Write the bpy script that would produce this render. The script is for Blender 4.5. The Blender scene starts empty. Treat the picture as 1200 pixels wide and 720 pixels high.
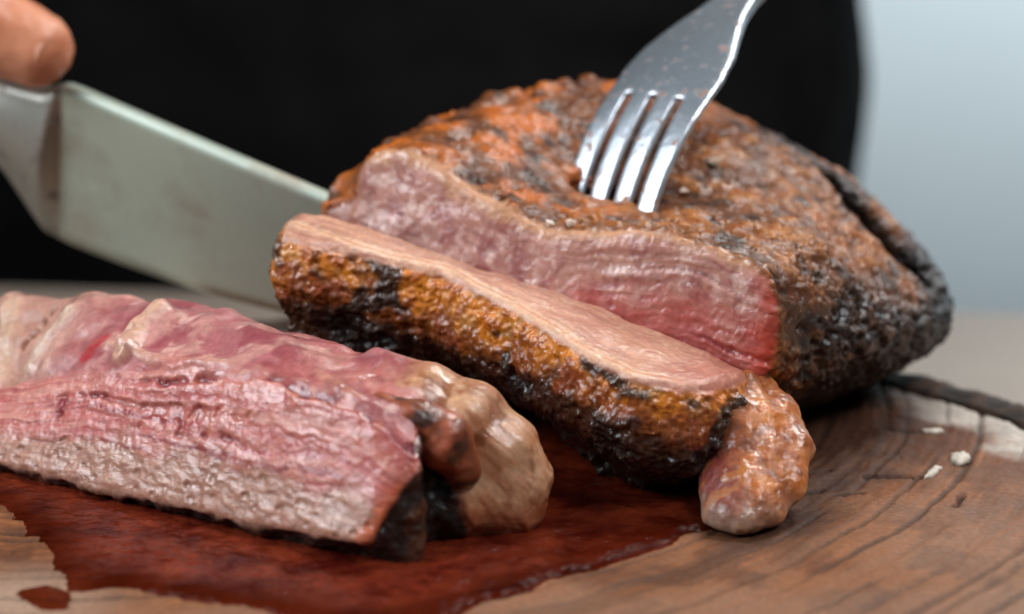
import bpy, bmesh, math, random
import numpy as np
from mathutils import Vector, Matrix
from mathutils.bvhtree import BVHTree

# ------------------------------------------------------------------ camera, light, exposure
scene = bpy.context.scene
COL = scene.collection
CAM_Z, PITCH, FPX = 0.191, math.radians(15), 2880.0
cam_data = bpy.data.cameras.new('camera')
cam = bpy.data.objects.new('camera', cam_data); COL.objects.link(cam)
cam.location = (0, 0, CAM_Z)
cam.rotation_euler = (math.radians(90) - PITCH, 0, 0)
cam_data.sensor_width = 36.0
cam_data.lens = FPX / 1200 * 36
cam_data.clip_start, cam_data.clip_end = 0.01, 50
cam_data.dof.use_dof = True
cam_data.dof.focus_distance = 0.568
cam_data.dof.aperture_fstop = 6.8
cam_data.dof.aperture_blades = 8
scene.camera = cam

world = bpy.data.worlds.new('World'); scene.world = world; world.use_nodes = True
world.node_tree.nodes['Background'].inputs[0].default_value = (0.50, 0.72, 0.80, 1)
world.node_tree.nodes['Background'].inputs[1].default_value = 0.075

def area_lamp(name, loc, target, size, power, color, size_y=None):
    l = bpy.data.lights.new(name, 'AREA'); l.energy = power; l.color = color
    l.size = size
    if size_y: l.shape = 'RECTANGLE'; l.size_y = size_y
    o = bpy.data.objects.new(name, l); COL.objects.link(o); o.location = loc
    o.rotation_euler = (Vector(target) - Vector(loc)).to_track_quat('-Z', 'Y').to_euler()
    return o
area_lamp('window_light', (-0.66, 0.34, 0.52), (-0.04, 0.56, 0.03), 0.50, 7.4, (0.88, 0.94, 1.0))
area_lamp('back_light', (0.36, 1.00, 0.78), (-0.02, 0.55, 0.03), 0.24, 4.6, (1.0, 0.97, 0.93))  # unseen back lamp, placed for wet glints and shadows falling forward
area_lamp('wall_fill_light', (1.2, 0.7, 1.7), (0.55, 2.0, 0.0), 1.5, 46.0, (0.97, 0.97, 1.0)).data.spread = math.radians(75)  # unseen lamp, added to brighten the wall

vs = scene.view_settings
vs.view_transform = 'Standard'; vs.look = 'None'; vs.exposure = 0.0; vs.gamma = 1.0
vs.use_curve_mapping = False
scene.render.engine = 'CYCLES'
scene.cycles.max_bounces = 6
scene.cycles.use_denoising = True

# ------------------------------------------------------------------ geometry of the place
_C = np.array([0, 0, CAM_Z])
_f = np.array([0, math.cos(PITCH), -math.sin(PITCH)]); _u = np.array([0, math.sin(PITCH), math.cos(PITCH)]); _r = np.array([1., 0, 0])
def ray(px, py): return _f + _r * (px - 600) / FPX + _u * (360 - py) / FPX
def at(px, py, Y): d = ray(px, py); return _C + d * (Y / d[1])           # measured point of the photo at depth Y
def atz(px, py, z): d = ray(px, py); return _C + d * ((z - CAM_Z) / d[2])
def atp(px, py, p, n): d = ray(px, py); return _C + d * (np.dot(p - _C, n) / np.dot(d, n))

def S(r, g, b):
    c = np.array([r, g, b], float) / 255
    return np.where(c <= .04045, c / 12.92, ((c + .055) / 1.055) ** 2.4)

# ---- noise
_rs = np.random.RandomState(7)
_perm = _rs.permutation(256).astype(np.int32); _perm = np.concatenate([_perm, _perm, _perm])
_grad = _rs.normal(size=(256, 3)).astype(np.float32); _grad /= np.linalg.norm(_grad, axis=1)[:, None]
_rnd = _rs.rand(256, 3).astype(np.float32)
def perlin(p):
    p = np.asarray(p, np.float32)
    i = np.floor(p).astype(np.int32); f = p - i; i &= 255
    w = f * f * f * (f * (f * 6 - 15) + 10)
    out = 0
    for dx in (0, 1):
        wx = w[:, 0] if dx else 1 - w[:, 0]
        a = _perm[i[:, 0] + dx]
        for dy in (0, 1):
            wy = w[:, 1] if dy else 1 - w[:, 1]
            b = _perm[a + i[:, 1] + dy]
            for dz in (0, 1):
                wz = w[:, 2] if dz else 1 - w[:, 2]
                g = _grad[_perm[b + i[:, 2] + dz]]
                out = out + wx * wy * wz * (g[:, 0] * (f[:, 0] - dx) + g[:, 1] * (f[:, 1] - dy) + g[:, 2] * (f[:, 2] - dz))
    return out * 1.6
def fbm(p, f, o=3, g=.5, seed=0):
    p = np.asarray(p) * f + seed * 17.31; a = 1; s = 0
    for k in range(o): s = s + a * perlin(p); p = p * 2.03 + 5.7; a *= g
    return s
def ridge(p, f, o=3, seed=0):
    p = np.asarray(p) * f + seed * 11.7; a = 1; s = 0
    for k in range(o): s = s + a * (1 - np.abs(perlin(p)) * 2); p = p * 2.1 + 3.1; a *= .5
    return s / 1.75
def worley(p, f, seed=0):
    p = np.asarray(p, np.float32) * f + seed * 9.13
    i = np.floor(p).astype(np.int32); fr = p - i; best = np.full(len(p), 9., np.float32)
    for dx in (-1, 0, 1):
        for dy in (-1, 0, 1):
            for dz in (-1, 0, 1):
                h = _perm[_perm[_perm[(i[:, 0] + dx) & 255] + ((i[:, 1] + dy) & 255)] + ((i[:, 2] + dz) & 255)]
                q = _rnd[h]
                d = (q[:, 0] + dx - fr[:, 0]) ** 2 + (q[:, 1] + dy - fr[:, 1]) ** 2 + (q[:, 2] + dz - fr[:, 2]) ** 2
                best = np.minimum(best, d)
    return np.sqrt(best)
def stretch(p, d, k): d = np.asarray(d, float); d = d / np.linalg.norm(d); return p - (p @ d)[:, None] * d * (1 - k)
def sstep(a, b, x): t = np.clip((x - a) / (b - a), 0, 1); return t * t * (3 - 2 * t)
def mix(a, b, m): return a + (b - a) * np.clip(m, 0, 1)[:, None]

# ---- distance fields
def smax(a, b, k): h = np.clip(.5 - .5 * (b - a) / k, 0, 1); return b + (a - b) * h + k * h * (1 - h)
def smin(a, b, k): return -smax(-a, -b, k)
def capsule_chain(X, Y, Z, pts, k=.002):
    """pts: (point, radius) list -> tapered tube"""
    d = None
    for (a, ra), (b, rb) in zip(pts[:-1], pts[1:]):
        ab = b - a; L = float(ab @ ab)
        t = np.clip(((X - a[0]) * ab[0] + (Y - a[1]) * ab[1] + (Z - a[2]) * ab[2]) / L, 0, 1)
        q = np.sqrt((X - a[0] - ab[0] * t) ** 2 + (Y - a[1] - ab[1] * t) ** 2 + (Z - a[2] - ab[2] * t) ** 2) - (ra + (rb - ra) * t)
        d = q if d is None else smin(d, q, k)
    return d
def polyline_dist(P, pts):
    best = np.full(len(P), 9.); tt = np.zeros(len(P)); n = len(pts) - 1
    for k in range(n):
        a, b = np.asarray(pts[k]), np.asarray(pts[k + 1]); ab = b - a
        t = np.clip((P - a) @ ab / (ab @ ab), 0, 1)
        d = np.linalg.norm(P - a - t[:, None] * ab, axis=1)
        m = d < best; best = np.where(m, d, best); tt = np.where(m, (k + t) / n, tt)
    return best, tt
def poly2d(X, Y, V):
    V = np.asarray(V)[:, :2]; X, Y = np.broadcast_arrays(X, Y)
    d = np.full(X.shape, 9.); s = np.ones(X.shape); n = len(V)
    for i in range(n):
        a, b = V[i], V[i - 1]; e = b - a
        wx, wy = X - a[0], Y - a[1]
        t = np.clip((wx * e[0] + wy * e[1]) / (e @ e), 0, 1)
        d = np.minimum(d, (wx - e[0] * t) ** 2 + (wy - e[1] * t) ** 2)
        c1 = Y >= a[1]; c2 = Y < b[1]; c3 = e[0] * wy > e[1] * wx
        s = np.where((c1 & c2 & c3) | (~c1 & ~c2 & ~c3), -s, s)
    return s * np.sqrt(d)
def rbf(pts):
    p = np.asarray(pts); n = len(p); xy = p[:, :2] * 10; 
    r2 = ((xy[:, None] - xy[None]) ** 2).sum(-1)
    K = np.zeros((n + 3, n + 3)); K[:n, :n] = np.where(r2 > 0, r2 * np.log(r2 + 1e-12), 0) + 2e-3 * np.eye(n)
    K[:n, n] = 1; K[:n, n + 1:] = xy; K[n, :n] = 1; K[n + 1:, :n] = xy.T
    w = np.linalg.solve(K, np.concatenate([p[:, 2], [0, 0, 0]]))
    def f(X, Y):
        X, Y = np.broadcast_arrays(X, Y); o = w[n] + w[n + 1] * X * 10 + w[n + 2] * Y * 10
        for k in range(n):
            r = (X * 10 - xy[k, 0]) ** 2 + (Y * 10 - xy[k, 1]) ** 2
            o = o + w[k] * r * np.log(r + 1e-12)
        return o
    return f
def surface_nets(fn, lo, hi, h):
    n = [int(math.ceil((hi[k] - lo[k]) / h)) + 1 for k in range(3)]
    ax = [lo[k] + h * np.arange(n[k]) for k in range(3)]
    f = np.broadcast_to(fn(ax[0][:, None, None], ax[1][None, :, None], ax[2][None, None, :]), n).astype(np.float32)
    f = np.where(f == 0, 1e-9, f); ins = f < 0
    cnt = np.zeros([k - 1 for k in n], np.int8)
    def sl(dx, dy, dz): return (slice(dx, n[0] - 1 + dx), slice(dy, n[1] - 1 + dy), slice(dz, n[2] - 1 + dz))
    cs = [(a, b, c) for a in (0, 1) for b in (0, 1) for c in (0, 1)]
    for c in cs: cnt += ins[sl(*c)]
    act = np.argwhere((cnt > 0) & (cnt < 8))
    vid = np.full(cnt.shape, -1, np.int64); vid[tuple(act.T)] = np.arange(len(act))
    fv = {c: f[act[:, 0] + c[0], act[:, 1] + c[1], act[:, 2] + c[2]] for c in cs}
    acc = np.zeros((len(act), 3)); num = np.zeros(len(act))
    for i, c in enumerate(cs):
        for d in cs[i + 1:]:
            if sum(abs(c[k] - d[k]) for k in range(3)) != 1: continue
            m = (fv[c] < 0) != (fv[d] < 0)
            t = np.where(m, fv[c] / np.where(m, fv[c] - fv[d], 1), 0)
            acc += np.where(m[:, None], np.array(c) + t[:, None] * (np.array(d) - np.array(c)), 0); num += m
    V = np.array(lo) + h * (act + acc / num[:, None])
    Q = []
    for k in range(3):
        a, b = (k + 1) % 3, (k + 2) % 3
        s0 = [slice(None)] * 3; s1 = [slice(None)] * 3
        s0[k] = slice(0, n[k] - 1); s1[k] = slice(1, n[k])
        ch = ins[tuple(s0)] != ins[tuple(s1)]
        e = np.argwhere(ch); e = e[(e[:, a] > 0) & (e[:, b] > 0) & (e[:, a] < n[a] - 1) & (e[:, b] < n[b] - 1)]
        q = []
        for da, db in ((-1, -1), (0, -1), (0, 0), (-1, 0)):
            g = e.copy(); g[:, a] += da; g[:, b] += db; q.append(vid[tuple(g.T)])
        q = np.stack(q, 1); flip = ~ins[tuple(e.T)]
        q[flip] = q[flip][:, ::-1]; Q.append(q)
    return V, np.concatenate(Q)

# ---- mesh building
def raw_mesh(name, V, Q):
    me = bpy.data.meshes.new(name); Q = np.asarray(Q); k = Q.shape[1]
    me.vertices.add(len(V)); me.vertices.foreach_set('co', np.asarray(V, np.float32).ravel())
    me.loops.add(Q.size); me.loops.foreach_set('vertex_index', Q.astype(np.int32).ravel())
    me.polygons.add(len(Q)); me.polygons.foreach_set('loop_start', (np.arange(len(Q)) * k).astype(np.int32))
    me.update(calc_edges=True); me.validate()
    return me
def smooth(me): me.polygons.foreach_set('use_smooth', np.ones(len(me.polygons), bool))
def subdivide(V, Q):
    """one Catmull-Clark step on a closed quad mesh"""
    nv, nq = len(V), len(Q); Q = Q.astype(np.int64)
    F = V[Q].mean(1)
    e = np.stack([Q, np.roll(Q, -1, 1)], -1).reshape(-1, 2); e.sort(1)
    key, inv = np.unique(e[:, 0] * nv + e[:, 1], return_inverse=True); inv = inv.reshape(nq, 4); ne = len(key)
    ev = np.stack([key // nv, key % nv], 1)
    acc = lambda idx, val, n: np.stack([np.bincount(idx, val[:, c], n) for c in range(3)], 1)
    cnt = np.bincount(inv.ravel(), minlength=ne)[:, None]
    fe = acc(inv.ravel(), np.repeat(F, 4, 0), ne) / cnt
    mid_ = V[ev].mean(1); E = np.where(cnt == 2, (mid_ + fe) / 2, mid_)
    k = np.bincount(Q.ravel(), minlength=nv)[:, None].clip(1); Fv = acc(Q.ravel(), np.repeat(F, 4, 0), nv) / k
    ke = np.bincount(ev.ravel(), minlength=nv)[:, None].clip(1); Rv = acc(ev.ravel(), np.repeat(mid_, 2, 0), nv) / ke
    W = (Fv + 2 * Rv + (k - 3) * V) / k
    a, f = nv + inv, (nv + ne + np.arange(nq))
    Q2 = np.concatenate([np.stack([Q[:, i], a[:, i], f, a[:, i - 1]], 1) for i in range(4)])
    return np.concatenate([W, E, F]), Q2
def normals(V, Q):
    n = np.cross(V[Q[:, 2]] - V[Q[:, 0]], V[Q[:, 3]] - V[Q[:, 1]]); N = np.zeros_like(V)
    for k in range(4):
        for c in range(3): N[:, c] += np.bincount(Q[:, k], n[:, c], len(V))
    return N / (np.linalg.norm(N, axis=1)[:, None] + 1e-20)
def part(name, V, Q, mat, parent=None, col=None, att=None, nrm=None, keep=None, fib=None):
    """one mesh object out of the chosen faces, with colour and float attributes"""
    if keep is not None:
        Q = Q[keep]; used = np.unique(Q); rm = np.full(len(V), -1); rm[used] = np.arange(len(used)); Q = rm[Q]; V = V[used]
        col = None if col is None else col[used]; nrm = None if nrm is None else nrm[used]; fib = None if fib is None else fib[used]
        att = {k: a[used] for k, a in (att or {}).items()}
    me = raw_mesh(name, V, Q); smooth(me)
    if col is not None:
        a = me.attributes.new('Col', 'FLOAT_COLOR', 'POINT')
        a.data.foreach_set('color', np.concatenate([np.clip(col, 0, 1), np.ones((len(col), 1))], 1).astype(np.float32).ravel())
    for k, v in (att or {}).items():
        me.attributes.new(k, 'FLOAT', 'POINT').data.foreach_set('value', np.asarray(v, np.float32))
    if fib is None and col is not None: fib = V
    if fib is not None: me.attributes.new('fib', 'FLOAT_VECTOR', 'POINT').data.foreach_set('vector', np.asarray(fib, np.float32).ravel())
    if nrm is not None: me.normals_split_custom_set_from_vertices(nrm.tolist())
    me.materials.append(mat)
    o = bpy.data.objects.new(name, me); COL.objects.link(o)
    if parent: o.parent = parent; o.matrix_parent_inverse = Matrix.Translation(parent.location).inverted()
    return o
def thing(name, label, cat, loc, group=None):
    o = bpy.data.objects.new(name, None); COL.objects.link(o); o.location = loc; o.empty_display_size = .02
    o['label'] = label; o['category'] = cat
    if group: o['group'] = group
    return o
def tag(o, label, cat, group=None):
    o['label'] = label; o['category'] = cat
    if group: o['group'] = group
    return o

# ------------------------------------------------------------------ materials
def mat_new(name):
    m = bpy.data.materials.new(name); m.use_nodes = True; nt = m.node_tree
    return m, nt, nt.nodes['Principled BSDF']
def node(nt, typ, **kw):
    n = nt.nodes.new(typ)
    for k, v in kw.items():
        if isinstance(k, str) and hasattr(n, k) and k not in n.inputs: setattr(n, k, v)
        else: n.inputs[k].default_value = v
    return n
def noise_tex(nt, scale, detail=4, rough=.6, coord=None, vec_scale=None):
    tc = nt.nodes.new('ShaderNodeTexCoord'); n = nt.nodes.new('ShaderNodeTexNoise')
    n.inputs['Scale'].default_value = scale; n.inputs['Detail'].default_value = detail; n.inputs['Roughness'].default_value = rough
    src = tc.outputs['Object']
    if vec_scale:
        mp = nt.nodes.new('ShaderNodeMapping'); mp.inputs['Scale'].default_value = vec_scale
        nt.links.new(src, mp.inputs[0]); src = mp.outputs[0]
    nt.links.new(src, n.inputs['Vector'])
    return n
def maprange(nt, src, a, b, c, d):
    m = nt.nodes.new('ShaderNodeMapRange'); nt.links.new(src, m.inputs[0])
    for i, v in enumerate((a, b, c, d)): m.inputs[i + 1].default_value = v
    return m.outputs[0]
def meat_material(name, rough=(.22, .5), sss=.25, coat=(.3, .9), coat_rough=.08, bump=.25, bscale=2200, col_var=.25, sss_scale=.003, bump2=1., spec=.5):
    m, nt, b = mat_new(name)
    at_ = node(nt, 'ShaderNodeAttribute', attribute_name='Col'); fa = node(nt, 'ShaderNodeAttribute', attribute_name='fib')
    def nz(scale, detail, r):
        n = nt.nodes.new('ShaderNodeTexNoise'); n.inputs['Scale'].default_value = scale; n.inputs['Detail'].default_value = detail; n.inputs['Roughness'].default_value = r
        nt.links.new(fa.outputs['Vector'], n.inputs['Vector']); return n
    n1 = nz(900, 4, .65); n2 = nz(bscale, 3, .6); n3 = nz(260, 3, .6)
    v = maprange(nt, n1.outputs[0], .3, .7, 1 - col_var, 1 + col_var)
    mul = nt.nodes.new('ShaderNodeVectorMath'); mul.operation = 'SCALE'
    nt.links.new(at_.outputs['Color'], mul.inputs[0]); nt.links.new(v, mul.inputs['Scale'])
    nt.links.new(mul.outputs[0], b.inputs['Base Color'])
    nt.links.new(maprange(nt, n3.outputs[0], .35, .65, *rough), b.inputs['Roughness'])
    b.inputs['Subsurface Weight'].default_value = sss
    b.inputs['Subsurface Radius'].default_value = (1.0, .35, .2); b.inputs['Subsurface Scale'].default_value = sss_scale
    nt.links.new(maprange(nt, n3.outputs[0], .4, .62, coat[1], coat[0]), b.inputs['Coat Weight'])
    b.inputs['Coat Roughness'].default_value = coat_rough
    bp = nt.nodes.new('ShaderNodeBump'); bp.inputs['Strength'].default_value = bump; bp.inputs['Distance'].default_value = .0005
    nt.links.new(n2.outputs[0], bp.inputs['Height'])
    bp2 = nt.nodes.new('ShaderNodeBump'); bp2.inputs['Strength'].default_value = bump * bump2; b.inputs['Specular IOR Level'].default_value = spec; bp2.inputs['Distance'].default_value = .0011
    nt.links.new(n1.outputs[0], bp2.inputs['Height']); nt.links.new(bp.outputs[0], bp2.inputs['Normal'])
    nt.links.new(bp2.outputs[0], b.inputs['Normal']); nt.links.new(bp2.outputs[0], b.inputs['Coat Normal'])
    return m
M_CUT = meat_material('cut_meat', (.32, .55), .18, (.25, 1.0), .07, .22, 3600, .20, .002, .45, .4)
M_CRUST = meat_material('roasted_crust', (.36, .68), .06, (.0, .75), .09, .28, 1700, .34, spec=.35)
M_CRUST_WET = meat_material('glazed_crust', (.22, .5), .08, (.35, 1.0), .07, .26, 1700, .28)
M_FAT = meat_material('cooked_fat', (.32, .55), .40, (.0, .7), .08, .14, 1600, .14, .004)
M_WOOD = None

def metal(name, color, rough, bump=.05, stain=None, scale=300, vec=None, mtl=1.):
    m, nt, b = mat_new(name)
    b.inputs['Metallic'].default_value = mtl
    n = noise_tex(nt, scale, 5, .6, vec_scale=vec)
    if stain:
        r = nt.nodes.new('ShaderNodeValToRGB'); r.color_ramp.elements[0].position = stain[1]; r.color_ramp.elements[1].position = stain[2]
        r.color_ramp.elements[0].color = (*color, 1); r.color_ramp.elements[1].color = (*stain[0], 1)
        nt.links.new(n.outputs[0], r.inputs[0]); nt.links.new(r.outputs[0], b.inputs['Base Color'])
        nt.links.new(maprange(nt, n.outputs[0], stain[1], stain[2], rough, rough + .25), b.inputs['Roughness'])
        nt.links.new(maprange(nt, n.outputs[0], stain[1], stain[2], mtl, .3), b.inputs['Metallic'])
    else:
        b.inputs['Base Color'].default_value = (*color, 1)
        nt.links.new(maprange(nt, n.outputs[0], .3, .7, rough - .05, rough + .08), b.inputs['Roughness'])
    bp = nt.nodes.new('ShaderNodeBump'); bp.inputs['Strength'].default_value = bump; bp.inputs['Distance'].default_value = .0008
    nt.links.new(n.outputs[0], bp.inputs['Height']); nt.links.new(bp.outputs[0], b.inputs['Normal'])
    return m
def plain(name, color, rough=.6, var=.15, scale=60, bump=0., sheen=0):
    m, nt, b = mat_new(name); n = noise_tex(nt, scale, 5, .6)
    r = nt.nodes.new('ShaderNodeValToRGB'); e = r.color_ramp.elements; e[0].position, e[1].position = .3, .7
    e[0].color = (*[c * (1 - var) for c in color], 1); e[1].color = (*[min(1, c * (1 + var)) for c in color], 1)
    nt.links.new(n.outputs[0], r.inputs[0]); nt.links.new(r.outputs[0], b.inputs['Base Color'])
    b.inputs['Roughness'].default_value = rough; b.inputs['Sheen Weight'].default_value = sheen
    if bump:
        bp = nt.nodes.new('ShaderNodeBump'); bp.inputs['Strength'].default_value = bump; bp.inputs['Distance'].default_value = .001
        nt.links.new(n.outputs[0], bp.inputs['Height']); nt.links.new(bp.outputs[0], b.inputs['Normal'])
    return m

# ------------------------------------------------------------------ the setting: table, wall
BOARD_T = .035
def box_mesh(name, corners_xy, z0, z1, mat):
    bm = bmesh.new(); b = [bm.verts.new((x, y, z0)) for x, y in corners_xy]; t = [bm.verts.new((x, y, z1)) for x, y in corners_xy]
    bm.faces.new(t); bm.faces.new(b[::-1]); n = len(b)
    for i in range(n): bm.faces.new((b[i], b[(i + 1) % n], t[(i + 1) % n], t[i]))
    bmesh.ops.recalc_face_normals(bm, faces=bm.faces)
    bmesh.ops.bevel(bm, geom=list(bm.edges), offset=.004, segments=2, affect='EDGES')
    me = bpy.data.meshes.new(name); bm.to_mesh(me); bm.free(); me.materials.append(mat); smooth(me)
    o = bpy.data.objects.new(name, me); COL.objects.link(o); return o
tbl = box_mesh('table_top', [(-.9, .15), (.9, .15), (.9, .765), (-.9, .953)], -BOARD_T - .03, -BOARD_T - .0005, plain('table_paint', S(146, 133, 120), .6, .12, 8))
tbl['kind'] = 'structure'
w = box_mesh('wall', [(-2.5, 2.0), (2.5, 2.0), (2.5, 2.1), (-2.5, 2.1)], -1.0, 1.6, plain('wall_paint', S(182, 196, 200), .8, .05, 2))
w['kind'] = 'structure'

# ------------------------------------------------------------------ cutting board: log slice with bark
BC = np.array([-.02, .53]); RING = np.array([-.100, .645])
def build_board():
    t = thing('cutting_board', 'round rough wooden cutting board with dark bark rim under the meat', 'cutting board', (BC[0], BC[1], -BOARD_T))
    nr, na = 230, 1000
    rr = np.concatenate([np.linspace(.002, .1602, nr), [.1603, .1600]]); th = np.linspace(0, 2 * np.pi, na, endpoint=False)
    R, T = np.meshgrid(rr, th, indexing='ij')
    wob = 1 + .012 * np.sin(3 * T + 1) + .008 * np.sin(7 * T) + .004 * np.sin(17 * T)
    V = np.stack([BC[0] + R * wob * np.cos(T), BC[1] + R * wob * np.sin(T), np.zeros_like(R)], -1).reshape(-1, 3)
    P = V.copy(); rad = R.ravel()
    d = P[:, :2] - RING; rg = np.linalg.norm(d, axis=1); an = np.arctan2(d[:, 1], d[:, 0])
    rw = rg + .0016 * fbm(P, 20, 2, seed=1) + .0004 * fbm(P, 160, 2, seed=2)
    q = np.stack([rw, np.zeros_like(rw), np.zeros_like(rw)], 1)
    z0 = 0 * rw
    groove = sstep(.22, .62, perlin(np.stack([rw * 120 + 3.3, an * 1.6, z0], 1))) * (.45 + .55 * sstep(-.3, .4, fbm(P, 30, 2, seed=5)))
    rk = np.random.RandomState(5); lines = np.zeros_like(rw); r0 = .012
    while r0 < .32:
        wd = rk.uniform(.0005, .0016); lines = np.maximum(lines, rk.uniform(.5, 1) * sstep(wd, wd * .25, np.abs(rw - r0)) * sstep(-.45, .1, fbm(np.stack([an * 3 + r0 * 900, rw * 40, z0], 1), 1, 2, seed=9)))
        r0 += rk.uniform(.004, .0125)
    groove = np.maximum(.45 * groove, lines)
    fine = perlin(np.stack([rw * 420 + 9.1, an * 5, z0], 1)); fine2 = perlin(np.stack([rw * 1100, an * 14, z0], 1))
    tan = np.stack([rw * 200, an * 9, z0], 1)
    gap = np.maximum.reduce([sstep(w_, w_ * .3, polyline_dist(P, [atz(x, y, 0) for x, y in pts])[0] + .0006 * fbm(P, 300, 3, seed=8)) for w_, pts in
        [(.0016, [(1016, 556), (1040, 556), (1076, 558)]), (.0010, [(978, 578), (1010, 574)]), (.0012, [(940, 575), (962, 572)]), (.0012, [(948, 552), (972, 550)]), (.0016, [(1030, 500), (1060, 503), (1086, 504)]), (.0010, [(1128, 578), (1120, 592)])]])
    H = -.0006 * groove - .00035 * fine - .0001 * fine2 - .0018 * gap + .0007 * fbm(P, 50, 3, seed=3) + .0003 * fbm(tan, 1, 3, seed=4) + .00015 * fbm(P, 600, 2, seed=6)
    top = rad < .16025
    V[:, 2] = np.where(top, H - .0004, -BOARD_T)
    V[rad > .16025, 2] = -.012
    V[-na:, 2] = -BOARD_T
    c = np.tile(S(110, 66, 39), (len(V), 1))
    c = mix(c, S(136, 88, 56), sstep(-.2, .5, fbm(P, 26, 3, seed=12) + .3 * fine))
    c = mix(c, S(154, 92, 52), .7 * sstep(0, .6, fine2 + .5 * fbm(tan, .5, 3, seed=11)))
    c = mix(c, S(84, 48, 30), .6 * sstep(.05, .5, fbm(P, 60, 3, seed=19) + .3 * fine))
    # pale sapwood next to the bark, paler worn patches at the front
    c = mix(c, S(200, 192, 180), .8 * sstep(.143, .158, rad + .012 * fbm(P, 50, 4, seed=14)))
    c = mix(c, S(146, 106, 82), .55 * sstep(.492, .468, P[:, 1] + .016 * fbm(P, 34, 3, seed=15)))
    c = mix(c, S(150, 116, 94), .4 * sstep(.050, .02, np.linalg.norm((P[:, :2] - (.122, .500)) * (1, .6), axis=1) + .010 * fbm(P, 40, 2, seed=16)))
    c = mix(c, S(178, 148, 126), .8 * sstep(.03, .0, np.linalg.norm(P[:, :2] - (-.105, .478), axis=1)))
    c = mix(c, S(44, 28, 20), .7 * groove)
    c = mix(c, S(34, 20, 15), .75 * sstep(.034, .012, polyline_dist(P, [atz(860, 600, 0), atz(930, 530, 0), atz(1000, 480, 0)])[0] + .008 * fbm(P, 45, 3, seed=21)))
    c = mix(c, S(22, 16, 13), .92 * gap)
    i = np.arange(len(rr) - 1)[:, None] * na + np.arange(na)[None]; j = np.arange(len(rr) - 1)[:, None] * na + (np.arange(na)[None] + 1) % na
    Q = np.stack([i, i + na, j + na, j], -1).reshape(-1, 4)
    m, nt, b = mat_new('board_wood')
    a = node(nt, 'ShaderNodeAttribute', attribute_name='Col'); n = noise_tex(nt, 700, 5, .65)
    mul = nt.nodes.new('ShaderNodeVectorMath'); mul.operation = 'SCALE'; nt.links.new(a.outputs['Color'], mul.inputs[0])
    nt.links.new(maprange(nt, n.outputs[0], .3, .7, .75, 1.2), mul.inputs['Scale']); nt.links.new(mul.outputs[0], b.inputs['Base Color'])
    b.inputs['Roughness'].default_value = .6; b.inputs['Specular IOR Level'].default_value = .25
    bp = nt.nodes.new('ShaderNodeBump'); bp.inputs['Strength'].default_value = .5; bp.inputs['Distance'].default_value = .0008
    nt.links.new(n.outputs[0], bp.inputs['Height']); nt.links.new(bp.outputs[0], b.inputs['Normal'])
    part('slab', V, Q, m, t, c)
    # bark ring
    ns, nb = 1400, 26
    T = np.linspace(0, 2 * np.pi, ns, endpoint=False); pr = np.linspace(0, 1, nb)
    prof_r = np.interp(pr, [0, .08, .35, .6, .75, 1], [.1595, .1612, .166, .1715, .1735, .168])
    prof_z = np.interp(pr, [0, .08, .35, .6, .75, 1], [-.006, .0004, .0012, -.001, -.008, -BOARD_T])
    PR, TT = np.meshgrid(prof_r, T, indexing='ij'); PZ = np.repeat(prof_z[:, None], ns, 1)
    wob = 1 + .012 * np.sin(3 * TT + 1) + .008 * np.sin(7 * TT) + .004 * np.sin(17 * TT)
    V = np.stack([BC[0] + PR * wob * np.cos(TT), BC[1] + PR * wob * np.sin(TT), PZ], -1).reshape(-1, 3)
    q = np.stack([V[:, 0], V[:, 1], V[:, 2] * .25], 1)
    k = ridge(q, 90, 3, seed=3); rr_ = V[:, :2] - BC; rr_ /= np.linalg.norm(rr_, axis=1)[:, None]
    am = np.repeat(np.interp(pr, [0, .1, .4, 1], [0, .3, 1, 1]), ns)
    V[:, :2] += rr_ * (.0025 * k * am)[:, None]; V[:, 2] += .0015 * k * am * (V[:, 2] > -.02)
    c = mix(np.tile(S(34, 26, 22), (len(V), 1)), S(74, 56, 44), sstep(.2, .9, k))
    i = np.arange(nb - 1)[:, None] * ns + np.arange(ns)[None]; j = np.arange(nb - 1)[:, None] * ns + (np.arange(ns)[None] + 1) % ns
    part('bark', V, np.stack([i, i + ns, j + ns, j], -1).reshape(-1, 4), m, t, c)
build_board()

def liquid_material():
    m, nt, b = mat_new('meat_juice'); out = nt.nodes['Material Output']
    n = noise_tex(nt, 330, 3, .55); n2 = noise_tex(nt, 90, 4, .65)
    r = nt.nodes.new('ShaderNodeValToRGB'); e = r.color_ramp.elements; e[0].position, e[1].position = .35, .7
    e[0].color = (*S(86, 22, 15), 1); e[1].color = (*S(156, 64, 38), 1)
    nt.links.new(n2.outputs[0], r.inputs[0]); nt.links.new(r.outputs[0], b.inputs['Base Color'])
    b.inputs['Roughness'].default_value = .07; b.inputs['IOR'].default_value = 1.36
    bp = nt.nodes.new('ShaderNodeBump'); bp.inputs['Strength'].default_value = .5; bp.inputs['Distance'].default_value = .0018
    nt.links.new(n.outputs[0], bp.inputs['Height']); nt.links.new(bp.outputs[0], b.inputs['Normal'])
    tr = nt.nodes.new('ShaderNodeBsdfTransparent'); tr.inputs[0].default_value = (.50, .24, .14, 1)
    mx = nt.nodes.new('ShaderNodeMixShader'); ta = node(nt, 'ShaderNodeAttribute', attribute_name='thick'); nt.links.new(maprange(nt, ta.outputs['Fac'], 0, 1, .14, .66), mx.inputs[0])
    nt.links.new(tr.outputs[0], mx.inputs[1]); nt.links.new(b.outputs[0], mx.inputs[2]); nt.links.new(mx.outputs[0], out.inputs[0])
    return m
M_JUICE = liquid_material()
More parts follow.
